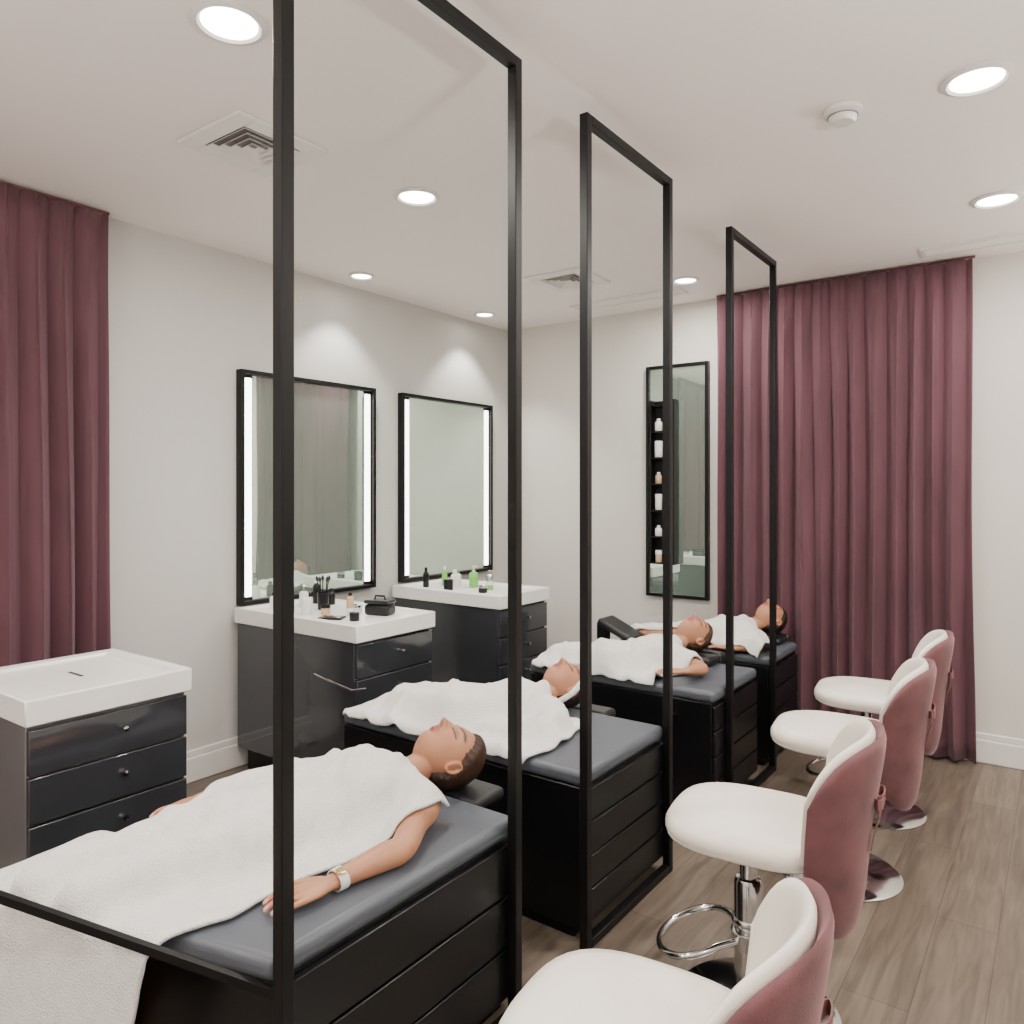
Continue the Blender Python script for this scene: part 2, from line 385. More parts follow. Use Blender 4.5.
tag(r.build('foot_rail', M['black'], None, loc=(pe_.x,pe_.y,0)), 'thin black rail crossing in front of the nearest bed foot', 'rail')

# ------------------------------------------------------------------ beds
def bed(label, poly, zt, drawers, headrest, knob=False, recess=0, group='treatment beds in a row'):
    cx = sum(p[0] for p in poly)/len(poly); cy = sum(p[1] for p in poly)/len(poly)
    t = thing('treatment_bed', label, 'bed', (cx,cy,0)); L = [(x-cx,y-cy) for x,y in poly]
    xr = max(p[0] for p in L); ys = [p[1] for p in L if abs(p[0]-xr) < .01]; y0, y1 = min(ys), max(ys)
    ins = [(x*.985 if x < 0 else x-.014, y+(recess*(.25 if x > 0 else 1) if y < 0 else 0)) for x,y in L]
    MB().prism(ins, .04, zt-.052).build('body', M['carcass'], t, bevel=.003)
    MB().prism([(x*.94,y*.94) for x,y in ins], 0, .04).build('plinth', M['black'], t)
    MB().prism(L, zt-.052, zt).build('pad', M['pad'], t, bevel=.02, seg=4)
    n = drawers; zz0 = .05; zz1 = zt-.062; hh = (zz1-zz0)/n
    for k in range(n):
        MB().box(xr-.014,xr+.002,y0+.008+recess*.25,y1-.008,zz0+k*hh+.004,zz0+(k+1)*hh-.004).build('drawer', M['bedface'], t, bevel=.003)
    hx, hy0, hy1, hz = headrest
    b = MB(); b.box(hx-.14-cx,hx+.14-cx,y1+.003,hy1-cy,zt-.045,zt-.002+hz)
    if hz > .01: b.box(hx-.14-cx,hx+.14-cx,hy0-cy,y1-.02,zt+.001,zt-.002+hz)
    b.build('headrest', M['darkpad'], t, bevel=.018, seg=4)
    MB().box(hx-.10-cx,hx+.10-cx,y1-.01,hy1-.04-cy,zt-.075,zt-.045).build('headrest_bracket', M['black'], t)
    if knob:
        MB().lathe([(.006,0),(.006,-.012),(.014,-.018),(.014,-.026),(0,-.029)],c=(xr-.19,y0-.001,zt-.13),axis='y',n=20).build('knob', M['chrome'], t)
    return t
yfA = lambda x: .93+(x+1.27)*.272
P1, P2, P3, P4 = .55, .56, .575, .59
bed('nearest grey padded treatment bed with black drawers, woman with wristwatch on it', [(-1.27,yfA(-1.27)),(-1.27,1.76),(-2.11,1.76),(-2.11,yfA(-2.11))], P1, 3, (-1.57,1.69,1.92,.0), recess=.13)
bed('second grey padded black drawer bed, between first and second glass panels', [(-1.27,2.13),(-1.27,2.75),(-2.44,2.75),(-2.44,2.13)], P2, 4, (-1.68,2.62,2.86,.0))
bed('third black drawer bed with a small chrome knob, woman with bare forearm on it', [(-1.27,3.27),(-1.27,3.86),(-2.28,3.86),(-2.28,3.27)], P3, 4, (-1.60,3.70,3.93,.05), True)
bed('farthest treatment bed, closest to the mauve back curtain', [(-1.27,4.07),(-1.27,4.58),(-2.18,4.58),(-2.18,4.07)], P4, 4, (-1.46,4.40,4.62,.04))

t = thing('reclining_chair','black slanted padded chair back behind the third bed','chair',(-2.25,3.965,0))
MB().box(-.10,.10,-.07,.07,.0,.42).build('base', M['black'], t, bevel=.01)
MB().box(-.20,.04,-.09,.09,.42,.50).build('seat', M['darkpad'], t, bevel=.03, seg=4)
b = MB().box(-.022,.022,-.085,.085,0,.25); b.xform(Matrix.Translation(V(.255,0,.615)) @ Matrix.Rotation(math.radians(-66),4,'Y')); b.build('backrest', M['darkpad'], t, bevel=.018, seg=4)
MB().box(.0,.05,-.04,.04,.49,.70).build('bracket', M['black'], t, bevel=.004)

# ------------------------------------------------------------------ vanities
def vanity(label, x0,x1,y0,y1, nd, zb=.12, zt=.86, rail=False, bm='gloss'):
    cx, cy = (x0+x1)/2,(y0+y1)/2; hx, hy = (x1-x0)/2,(y1-y0)/2
    t = thing('vanity_cabinet', label, 'cabinet', (cx,cy,0))
    MB().box(-hx+.01,hx-.03,-hy+.012,hy-.012,zb,zt-.08).build('body', M[bm], t, bevel=.003)
    MB().box(-hx+.05,hx-.08,-hy+.05,hy-.05,0,zb).build('plinth', M['black'], t)
    hh = (zt-.09-zb)/nd
    for k in range(nd):
        z0 = zb+k*hh+.004; z1 = zb+(k+1)*hh-.004
        d = MB().box(hx-.03,hx-.010,-hy+.014,hy-.014,z0,z1).build('drawer', M['gloss'], t, bevel=.003)
        MB().lathe([(.005,0),(.005,.010),(.009,.015),(.009,.020),(0,.022)],c=(hx-.011,.03,(z0+z1)/2+.01),axis='x',n=18).build('knob', M['chrome'], d)
    a, c, e, g, q = hx, hy, zt-.08, zt, .045
    vs = [(-a,-c,e),(a,-c,e),(a,c,e),(-a,c,e),(-a,-c,g),(a,-c,g),(a,c,g),(-a,c,g),
          (-a+q,-c+q,g),(a-q,-c+q,g),(a-q,c-q,g),(-a+q,c-q,g),(-a+q+.01,-c+q+.01,g-.012),(a-q-.01,-c+q+.01,g-.012),(a-q-.01,c-q-.01,g-.012),(-a+q+.01,c-q-.01,g-.012)]
    fs = [(0,3,2,1),(0,1,5,4),(1,2,6,5),(2,3,7,6),(3,0,4,7),(4,5,9,8),(5,6,10,9),(6,7,11,10),(7,4,8,11),
          (8,9,13,12),(9,10,14,13),(10,11,15,14),(11,8,12,15),(12,13,14,15)]
    top = MB().add(vs,fs).build('countertop', M['quartz'], t, smooth=30)
    top.modifiers.new('b','BEVEL').width = .004
    if rail:
        MB().tube([(hx-.25,-hy-.0,.62),(hx-.22,-hy-.06,.625),(hx-.06,-hy-.08,.61),(hx+.05,-hy-.07,.59),(hx+.06,-hy+.0,.585)],.004,8).build('towel_bar', M['chrome'], t)
    else:
        MB().box(-.05,.05,-.006,.006,zt-.0118,zt-.010).build('drain_slot', M['silver'], top)
    return t
vanity('charcoal drawer cabinet with bare white basin top beside left curtain', -3.04,-2.48,.95,1.48, 5, zb=.04, bm='glossreflect')
vanity('charcoal vanity under the nearer lit mirror, makeup on its white top', -3.57,-2.62,2.37,2.91, 4, rail=True)
vanity('charcoal vanity under the farther lit mirror, green bottle on its white top', -3.57,-2.68,3.54,4.07, 4)

# ------------------------------------------------------------------ mirrors
def wall_mirror(y0,y1,z0,z1,label):
    t = thing('lit_mirror', label, 'mirror', (XW,(y0+y1)/2,z0)); h = (y1-y0)/2; z = z1-z0; w = .022; dpt = .05
    MB().box(.002,.02,-h+w,h-w,w,z-w).build('backing', M['black'], t)
    f = MB().box(.002,dpt,-h,-h+w,0,z).box(.002,dpt,h-w,h,0,z).box(.002,dpt,-h+w,h-w,0,w).box(.002,dpt,-h+w,h-w,z-w,z)
    f.build('frame', M['black'], t, bevel=.002)
    MB().box(.02,.024,-h+w+.065,h-w-.065,w,z-w).build('mirror_glass', M['mirror'], t, smooth=0)
    for s in (-1,1):
        c = s*(h-w-.035)
        MB().box(.02,.034,c-.02,c+.02,w+.02,z-w-.02).build('light_strip', M['led'], t, bevel=.004)
wall_mirror(2.40,3.38,.865,2.135,'nearer square wall mirror with vertical light strips, behind makeup vanity')
wall_mirror(3.62,4.60,.870,2.135,'farther square wall mirror with vertical light strips, near the corner')
t = thing('tall_mirror','tall narrow black framed mirror on the back wall','mirror',(-2.138,YB,.75)); h = .226; z = 1.595; w = .022
MB().box(-h+w,h-w,-.02,-.002,w,z-w).build('backing', M['black'], t)
MB().box(-h,-h+w,-.04,-.002,0,z).box(h-w,h,-.04,-.002,0,z).box(-h+w,h-w,-.04,-.002,0,w).box(-h+w,h-w,-.04,-.002,z-w,z).build('frame', M['black'], t, bevel=.002)
MB().box(-h+w,h-w,-.024,-.02,w,z-w).build('mirror_glass', M['mirror'], t, smooth=0)
t = thing('reflected_shelf','slim black shelf of small white bottles, added to imitate a reflection in tall mirror','shelf',(-2.215,YB-.026,.98))  # solid shelf and bottles stand in for shelves reflected in the mirror
MB().box(-.085,.085,-.006,-.001,0,1.12).build('back_panel', M['black'], t)
for s in (-1,1): MB().box(s*.085-.006,s*.085+.006,-.075,-.001,0,1.12).build('side_panel', M['black'], t)
for k in range(7): MB().box(-.079,.079,-.075,-.006,k*.18,k*.18+.01).build('shelf_board', M['black'], t)

# ------------------------------------------------------------------ small products
def product(name, label, cat, loc, r, h, m, capm=None, shape='bottle', group=None):
    t = thing(name, label, cat, loc, 0, group)
    if shape == 'bottle':
        MB().lathe([(r*.9,0),(r,.004),(r,h*.66),(r*.85,h*.74),(r*.4,h*.8),(r*.4,h*.84)],n=16).build('body', m, t)
        MB().lathe([(r*.5,h*.82),(r*.5,h*.98),(r*.42,h)],n=16).build('cap', capm or m, t)
    elif shape == 'jar':
        MB().lathe([(r*.92,0),(r,.004),(r,h*.65),(r*.95,h*.68)],n=18).build('body', m, t)
        MB().lathe([(r*1.03,h*.66),(r*1.03,h*.97),(r*.96,h)],n=18).build('lid', capm or m, t)
    elif shape == 'pump':
        MB().lathe([(r*.9,0),(r,.004),(r,h*.62),(r*.8,h*.68),(r*.35,h*.7)],n=16).build('body', m, t)
        MB().lathe([(r*.35,h*.69),(r*.35,h*.78),(r*.15,h*.8),(r*.15,h*.95)],n=12).box(-r*.2,r*.9,-r*.2,r*.2,h*.94,h).build('pump_head', capm or m, t)
    return t
colw, colb = M['plastic'], M['carcass']
ordn = ['lowest','second lowest','third lowest','middle','third highest','second highest']
for k in range(6):
    for s,(side) in ((-.038,'left'),(.036,'right')):
        hh = .07+.05*random.random()
        product('bottle', '%s of two small bottles on the %s tier of slim shelf imitating a reflection'%(side, ordn[k]), 'bottle', (-2.215+s, YB-.026-.042, .98+k*.18+.0105), .022+.006*random.random(), hh, colw if (k+int(s>0))%3 else M['tan'], colw, 'bottle' if k%2 else 'jar', 'small bottles imitating a mirror reflection')
Z = .86-.0115
product('jar','tall white jar at the front of nearer makeup vanity','jar',(-3.14,2.50,Z),.028,.085,colw,colw,'jar')
product('jar','squat tan jar beside the white jar on nearer vanity','jar',(-3.06,2.56,Z),.024,.05,M['tan'],colb,'jar')
product('bottle','slim black bottle behind the white jar, nearer vanity','bottle',(-3.26,2.50,Z),.016,.10,colb,M['silver'])
product('bottle','small white dropper bottle by the wall, nearer vanity','bottle',(-3.44,2.52,Z),.018,.085,colw,colb)
product('pump_bottle','clear white pump bottle near mirror, nearer vanity','bottle',(-3.36,2.66,Z),.024,.12,colw,M['silver'],'pump')
product('jar','low silver lidded jar beside black case, nearer vanity','jar',(-2.98,2.70,Z),.026,.04,colw,M['silver'],'jar')
product('bottle','short black bottle between brush cup and mirror, nearer vanity','bottle',(-3.30,2.80,Z),.022,.09,colb,colb)
product('jar','black lidded jar near the palette, nearer vanity','jar',(-2.80,2.52,Z),.024,.04,colb,colb,'jar')
product('bottle','tan foundation bottle behind the brush cup, nearer vanity','bottle',(-3.10,2.76,Z),.020,.085,M['tan'],colb)
product('bottle','tall black spray bottle by the mirror, nearer vanity','bottle',(-3.40,2.78,Z),.022,.14,colb,colw)
product('jar','small white pot between palette and black case, nearer vanity','jar',(-2.92,2.60,Z),.018,.035,colw,colw,'jar')
t = thing('makeup_palette','open black makeup palette lying on nearer vanity','palette',(-2.93,2.49,Z),.5)
MB().box(-.06,.06,-.04,.04,0,.010).build('tray', M['carcass'], t, bevel=.003)
for i in range(4):
    for j in range(2): MB().lathe([(.010,.0095),(.010,.0125),(0,.0125)],c=(-.042+i*.028,-.017+j*.034,0),n=14).build('powder_pan', [M['tan'],M['velvet'],M['ribbon'],colw][(i+j)%4], t)
t = thing('makeup_case','black rounded makeup case at the right of nearer vanity','case',(-2.83,2.72,Z),.3)
MB().box(-.07,.07,-.045,.045,0,.055).build('body', M['darkpad'], t, bevel=.015, seg=3)
MB().box(-.072,.072,-.047,.047,.057,.078).build('lid', M['darkpad'], t, bevel=.012, seg=3)
MB().tube([(-.03,0,.075),(-.025,0,.095),(.025,0,.095),(.03,0,.075)],.005).build('handle', M['black'], t)
t = thing('brush_cup','black cup of makeup brushes on nearer vanity','cup',(-3.20,2.66,Z))
MB().lathe([(.028,0),(.032,.09),(.028,.09),(.025,.005)],n=20).build('cup', M['carcass'], t)
for k in range(5):
    a = k*1.26
    q = MB().tube([(.008*math.cos(a),.008*math.sin(a),.01),(.03*math.cos(a),.03*math.sin(a),.15)],.003,8).build('brush', M['black'], t)
    MB().tube([(.03*math.cos(a),.03*math.sin(a),.15),(.034*math.cos(a),.034*math.sin(a),.165),(.036*math.cos(a),.036*math.sin(a),.178)],[.005,.009,.003],10).build('bristle', M['darkpad'], q)
product('pump_bottle','green pump bottle on the farther vanity','bottle',(-3.14,3.86,Z),.03,.14,M['green'],colw,'pump')
product('bottle','white bottle left of the green bottle, farther vanity','bottle',(-3.20,3.74,Z),.026,.12,colw,colw)
product('bottle','silver capped bottle right of the green bottle, farther vanity','bottle',(-3.06,3.93,Z),.024,.11,M['silver'],M['silver'])
product('jar','black jar at the left edge of farther vanity','jar',(-3.16,3.63,Z),.03,.07,colb,colb,'jar')
product('bottle','thin black bottle by the mirror, farther vanity','bottle',(-3.38,3.66,Z),.02,.13,colb,colb)
product('jar','low green lidded jar in front of farther vanity bottles','jar',(-2.98,3.82,Z),.026,.045,M['green'],colw,'jar')
product('bottle','short white bottle behind the green pump bottle, farther vanity','bottle',(-3.28,3.86,Z),.026,.10,colw,M['silver'])
product('jar','black squat jar at the front of farther vanity','jar',(-2.92,3.68,Z),.028,.045,colb,M['silver'],'jar')
product('bottle','pale green slim bottle by the mirror, farther vanity','bottle',(-3.34,3.80,Z),.018,.13,M['green'],colw)

# ------------------------------------------------------------------ salon stools
def curved_pad(b, phm, r_of, th, zb, zt, NU=28, NV=22, e8=6):
    vs = []; fs = []
    for side in (1,-1):
        for j in range(NV+1):
            v = -1+2*j/NV
            for i in range(NU+1):
                u = -1+2*i/NU
                lo, hi = zb(u), zt(u); z = lo+(hi-lo)*(v+1)/2
                e = math.sqrt(max(0,(1-abs(u)**e8)*(1-abs(v)**e8)))
                R = r_of(z)+side*th/2*e; ph = u*phm
                vs.append((R*math.cos(ph), R*math.sin(ph), z))
    n = (NU+1)*(NV+1)
    for j in range(NV):
        for i in range(NU):
            a = j*(NU+1)+i; q = (a,a+1,a+NU+2,a+NU+1)
            fs.append(q); fs.append(tuple(n+k for k in reversed(q)))
    rim = [i for i in range(NU+1)]+[j*(NU+1)+NU for j in range(1,NV+1)]+[NV*(NU+1)+i for i in range(NU-1,-1,-1)]+[j*(NU+1) for j in range(NV-1,0,-1)]
    for k in range(len(rim)):
        a = rim[k]; c = rim[(k+1)%len(rim)]; fs.append((c,a,n+a,n+c))
    b.add(vs,fs); return b
def stool(x,y,rz,label,dz=0):
    t = thing('salon_stool', label, 'chair', (x,y,0), rz, 'white and rose velvet salon stools'); bx = -.05
    MB().lathe([(.225,0),(.228,.006),(.215,.014),(.08,.024),(.050,.034),(.042,.05)],c=(bx+.02,0,0),n=56).build('base', M['chrome'], t)
    MB().lathe([(.040,.040),(.040,.36+dz),(.034,.372+dz),(.024,.375+dz),(.024,.475+dz)],c=(bx,0,0),n=28).build('column', M['chrome'], t)
    MB().lathe([(.046,.24),(.049,.245),(.049,.255),(.046,.26)],c=(bx,0,0),n=28).build('collar_ring', M['chrome'], t)
    MB().box(bx-.09,bx+.11,-.10,.10,.472+dz,.494+dz).build('seat_plate', M['black'], t, bevel=.004)
    MB().tube([(bx,.05,.480+dz),(bx,.16,.465+dz),(bx-.01,.20,.455+dz)],.005,8).build('lever', M['chrome'], t)
    fr = MB(); pts = []
    for k in range(25):
        a = math.radians(-142+284*k/24); pts.append((bx-.15-.105*math.cos(a), .145*math.sin(a), .175-.03*math.cos(a)))
    pts = [(bx-.01,-.02,.20)]+pts+[(bx-.01,.02,.20)]
    fr.tube(pts,.010,10); fr.lathe([(.042,.175),(.049,.18),(.049,.22),(.042,.225)],c=(bx,0,0),n=24); fr.build('footrest', M['chrome'], t)
    s = MB(); vs = []; fs = []; prof = [(.05,.496),(.19,.497),(.216,.501),(.227,.510),(.226,.516),(.231,.522),(.231,.540),(.222,.557),(.190,.568),(.12,.574),(0.001,.576)]; n = 48
    for r_,z_ in prof:
        for k in range(n):
            a = 2*PI*k/n; ca, sa = math.cos(a), math.sin(a); q = (abs(ca)**3+abs(sa)**3)**(-1/3)
            vs.append((r_*q*ca*1.02-.035, r_*q*sa*.94, z_+dz))
    for i in range(len(prof)-1):
        for k in range(n): fs.append((i*n+k,i*n+(k+1)%n,(i+1)*n+(k+1)%n,(i+1)*n+k))
    fs.append(tuple(range(n-1,-1,-1))); fs.append(tuple((len(prof)-1)*n+k for k in range(n)))
    s.add(vs,fs); s.build('seat', M['cream'], t, smooth=60)
    rr = lambda z: .212+.09*max(0,(z-dz-.42))+.08*max(0,z-dz-.6) - .14*max(0,.42-z+dz)
    curved_pad(MB(), math.radians(57), lambda z: rr(z), .034, lambda u: .51+dz+.02*abs(u)**3, lambda u: .853+dz-.05*abs(u)**2-.11*abs(u)**6).build('back_cushion', M['cream'], t, smooth=80)
    curved_pad(MB(), math.radians(58), lambda z: rr(z)+.030, .030, lambda u: .31+dz+.05*abs(u)**2+.09*abs(u)**6, lambda u: .850+dz-.05*abs(u)**2-.11*abs(u)**6).build('back_shell', M['velvet'], t, smooth=80)
    zb = .66+dz; rx = rr(zb)+.032+.013; bw = MB()
    for sgn in (-1,1):
        pts = []
        for k in range(17):
            a = 2*PI*k/16; pts.append((rx+.008+.009*math.sin(a), sgn*(.030-.030*math.cos(a)), zb+.012*math.sin(a*.5)*1.0))
        bw.ribbon(pts,.013,.0015,(0,0,1))
        bw.ribbon([(rx+.008,sgn*.004,zb),(rx+.008,sgn*.014,zb-.04),(rr(zb-.08)+.052,sgn*.026,zb-.08),(rr(zb-.12)+.050,sgn*.022,zb-.12)],[.006,.010,.012,.013],.0015,(0,1,0))
    bw.sphere((rx+.010,0,zb),(.010,.012,.014)); bw.build('ribbon_bow', M['ribbon'], t)
    return t
stool(-.605,1.25,math.radians(6),'nearest salon stool, white seat cut off by the bottom edge',-.055)
stool(-.685,2.16,math.radians(6),'second nearest salon stool with chrome column and footrest in view')
stool(-.685,3.13,math.radians(6),'third salon stool, between the second and the farthest one')
stool(-.70,3.83,math.radians(6),'farthest salon stool, closest to the mauve back curtain')

# ------------------------------------------------------------------ people
def g1(x,s): return math.exp(-(x/s)**2)
def sstep(a,b,x):
    t = max(0,min(1,(x-a)/(b-a))); return t*t*(3-2*t)
def head_point(nx,ny,nz):
    x,y,z = .074*nx, .094*ny, .116*nz
    if nz < 0:
        k = (-nz)**1.6; x *= 1-.30*k
        if ny < 0: y *= 1-.40*(-nz)
        else: y *= 1+.02*k
        if ny > 0: y += .012*k
    else:
        if ny > 0: y *= 1-.05*nz
        x *= 1+.03*nz
    f = sstep(.15,.55,ny)
    if f > 0:
        if z < .018 and z > -.042:
            tt = (.018-z)/.048; prof = tt**1.15 if tt <= 1 else max(0,1-((-.030-z)/.011)**1.2)
            y += f*.031*prof*g1(x,.0095+.004*min(1,tt))
        for s in (-1,1):
            y += f*.009*g1(x-s*.013,.007)*g1(z+.028,.007)
            y += -f*.014*g1(x-s*.031,.015)*g1(z-.010,.013)
            y += f*.0105*g1(x-s*.031,.012)*g1(z-.005,.008)
            y += f*.006*g1(x-s*.040,.016)*g1(z+.022,.016)
            y += f*.005*g1(x-s*.028,.018)*g1(z-.028,.007)
            y += -f*.004*g1(x-s*.040,.012)*g1(z+.055,.016)
        y += f*.009*g1(x,.020)*g1(z+.0475,.0050)
        y += f*.010*g1(x,.017)*g1(z+.0590,.0058)
        y += -f*.0045*g1(x,.022)*g1(z+.0530,.0022)
        y += -f*.004*g1(x,.02)*g1(z+.071,.006)
        y += f*.009*g1(x,.020)*g1(z+.089,.014)
    return V(x,y,z)
def head_mesh(b, R, c, sc):
    n, m = 120, 100; vs = []; fs = []
    for i in range(m+1):
        th = PI*i/m
        for k in range(n):
            a = 2*PI*k/n
            vs.append(c + R @ (head_point(math.sin(th)*math.cos(a), math.sin(th)*math.sin(a), math.cos(th))*sc))
    for i in range(m):
        for k in range(n): fs.append((i*n+k,(i+1)*n+k,(i+1)*n+(k+1)%n,i*n+(k+1)%n))
    b.add(vs,fs)
    for s in (-1,1):
        e = MB(); E = Matrix.Rotation(s*math.radians(-22),3,'Z') @ Matrix.Rotation(math.radians(-8),3,'X')
        e.sphere((0,0,0),(.006,.017,.029),16,12,E)
        e.tube([(s*.006+0, .017*math.cos(a)*.9-.003, .027*math.sin(a)) for a in [math.radians(q) for q in range(60,300,20)]],.0045,8)
        e.v = [c + R @ ((v+V(s*.074,-.008,-.010))*sc) for v in e.v]; b.add(e.v,e.f)
def hand(b, W, D, U, T, sc=1.0):
    W = Vector(W); D = Vector(D).normalized(); U = Vector(U); U = (U-D*U.dot(D)).normalized(); T = (Vector(T)-D*Vector(T).dot(D)); T = (T-U*T.dot(U)).normalized()
    b.loft([(W-D*.02,.021*sc,.016*sc),(W+D*.01*sc,.024*sc,.015*sc),(W+D*.045*sc,.036*sc,.0145*sc),(W+D*.078*sc,.038*sc,.012*sc)], T, n=20)
    nails = []
    for off,ln,r in ((.0315,.064,.0078),(.0105,.074,.008),(-.0105,.069,.0078),(-.0305,.054,.007)):
        s0 = W+D*.072*sc+T*off*sc; sp = T*off*.35
        d1 = (D+sp*4*.3*8+U*.06).normalized(); d2 = (D+sp*8-U*.22).normalized(); d3 = (D+sp*6-U*.42).normalized()
        p1 = s0+d1*ln*.46*sc+d1*.008; p2 = p1+d2*ln*.32*sc; p3 = p2+d3*ln*.24*sc
        b.loft([(s0,r*1.05*sc,r*1.05*sc),(p1,r*sc,r*sc),(p2,r*.92*sc,r*.9*sc),(p3,r*.78*sc,r*.7*sc)], T, n=14)
        nails.append((p3+U*.004, D))
    s0 = W+D*.015*sc+T*.018*sc; p1 = s0+(D*.75+T*.66)*.038*sc; p2 = p1+(D*.92+T*.38)*.030*sc; p3 = p2+(D*.98+T*.1)*.024*sc
    b.loft([(s0,.015*sc,.012*sc),(p1,.0108*sc,.0105*sc),(p2,.0095*sc,.009*sc),(p3,.008*sc,.007*sc)], U, n=14)
    nails.append((p3+U*.004, D))
    return nails
def person(label, J, tone, hairm, vox, origin, watch=False, band=False):
    b = MB(); hc = Vector(J['head']); cz = Vector(J['crown']).normalized(); fy = Vector(J['face']); fy = (fy-cz*fy.dot(cz)).normalized(); fx = fy.cross(cz)
    R = Matrix((fx,fy,cz)).transposed(); sc = J.get('hs',1.0); S = J.get('s',.9)
    head_mesh(b,R,hc,sc)
    side = Vector(J['side'])
    nb = Vector(J['neck']); ch = Vector(J['chest']); wa = Vector(J['waist']); pe = Vector(J['pelvis'])
    b.loft([(nb-(hc-nb).normalized()*.04,.062*S,.05*S),(nb.lerp(hc,.35),.050*S,.050*S),(hc-cz*.065*sc-fy*.022,.050*S,.052*S),(hc-cz*.03*sc-fy*.03,.046*S,.05*S)], side)
    fl = J.get('flat',1.0)
    b.loft([(nb,.075*S,.055*S),(nb.lerp(ch,.45),.165*S,.080*S*fl),(ch,.160*S,.105*S*fl),(wa,.130*S,.088*S*fl),(pe,.165*S,.090*S*fl),(pe+(pe-wa).normalized()*.03,.15*S,.075*S*fl)], side, n=28)
    nails = []
    for q in ('n','f'):
        sh, el, wr = Vector(J['sh'+q]), Vector(J['el'+q]), Vector(J['wr'+q])
        b.loft([(ch.lerp(sh,.35)+V(0,0,.01),.055*S,.05*S),(sh,.054*S,.050*S),(sh.lerp(el,.45),.044*S,.042*S),(el,.037*S,.036*S),(el.lerp(wr,.3),.038*S,.035*S),(wr.lerp(el,.25),.028*S,.025*S),(wr,.0235*S,.018*S),(wr+Vector(J['hd'+q]).normalized()*.015,.022*S,.016*S)], side, n=20)
        nails += hand(b, wr, J['hd'+q], (0,0,1), J['th'+q], J.get('hsc',.92))
        hp, kn, an, to = [Vector(J[k+q]) for k in ('hp','kn','an','to')]
        lr = J.get('leg',.85)
        b.loft([(hp,.085*lr,.085*lr),(hp.lerp(kn,.5),.073*lr,.073*lr),(kn,.055*lr,.055*lr)], side if abs((kn-hp).normalized().dot(side)) < .9 else (0,1,0))
        b.loft([(kn,.055*lr,.055*lr),(kn.lerp(an,.3),.056*lr,.056*lr),(kn.lerp(an,.7),.040*lr,.040*lr),(an,.032*lr,.032*lr)], (0,0,1) if abs((an-kn).normalized().z) < .9 else (1,0,0))
        b.loft([(an,.034*lr,.034*lr),(an.lerp(to,.5),.034*lr,.028*lr),(to,.036*lr,.016*lr)], J['footside'])
    tmp = b.build('tmp', M['skin'], smooth=0)
    md = tmp.modifiers.new('r','REMESH'); md.mode = 'VOXEL'; md.voxel_size = vox; md.use_smooth_shade = True
    ms = tmp.modifiers.new('s','SMOOTH'); ms.factor = .5; ms.iterations = 2
    dg = bpy.context.evaluated_depsgraph_get(); me = bpy.data.meshes.new_from_object(tmp.evaluated_get(dg))
    bpy.data.objects.remove(tmp)
    tree = BVHTree.FromPolygons([v.co.copy() for v in me.vertices], [tuple(p.vertices) for p in me.polygons])
    col = me.color_attributes.new('Col','FLOAT_COLOR','POINT'); Ri = R.inverted()
    N = len(me.vertices); arr = np.zeros((N,4),dtype=np.float32)
    for i,v in enumerate(me.vertices):
        c = Vector(tone); p = (Ri @ (v.co-hc))/sc
        if p.length < .16:
            if p.y > .04:
                ax = abs(p.x)
                lip = g1(ax,.024)**2*max(g1(p.z+.0475,.0062),g1(p.z+.0585,.0072))
                c = c.lerp(Vector((.36,.060,.055)), min(.95,lip*1.7))
                c = c.lerp(Vector((.58,.18,.11)), .45*g1(ax-.042,.018)*g1(p.z+.022,.018))
                c = c.lerp(Vector((.25,.10,.06)), .45*g1(ax-.031,.016)*g1(p.z-.012,.008))
                bz = .0285+.006*g1(ax-.036,.014); c = c.lerp(Vector((.030,.016,.010)), .98*g1(p.z-bz,.0055)*sstep(.008,.016,ax)*(1-sstep(.050,.060,ax)))
                ez = -.0015+ .02*((ax-.031)**2)/.03; c = c.lerp(Vector((.010,.007,.005)), 1.0*g1(p.z-ez,.0040)*sstep(.012,.017,ax)*(1-sstep(.047,.055,ax)))
                c = c.lerp(Vector((.12,.04,.03)), .6*g1(ax,.02)*g1(p.z+.0530,.0022))
                c = c.lerp(Vector((.10,.035,.025)), .7*g1(ax-.008,.005)*g1(p.z+.038,.004))
            if abs(p.x) > .072 : c = c.lerp(Vector((.50,.17,.10)),.35)
        for (npos,_) in nails:
            d = (v.co-npos).length
            if d < .0085: c = c.lerp(Vector((.75,.48,.42)), .8)
            elif d < .03: c = c.lerp(Vector((.56,.20,.13)), .25)
        arr[i] = (c.x,c.y,c.z,1)
    col.data.foreach_set('color', arr.ravel())
    O = Vector(origin); me.transform(Matrix.Translation(-O)); me.materials.clear(); me.materials.append(M['skin'])
    for p in me.polygons: p.use_smooth = True
    me.name = 'person'; o = bpy.data.objects.new('person', me); C.objects.link(o); o.location = O
    tag(o, label, 'person', 'clients lying on the treatment beds')
    n, m = 220, 90; vs = []; fs = []; gv = []; st = []
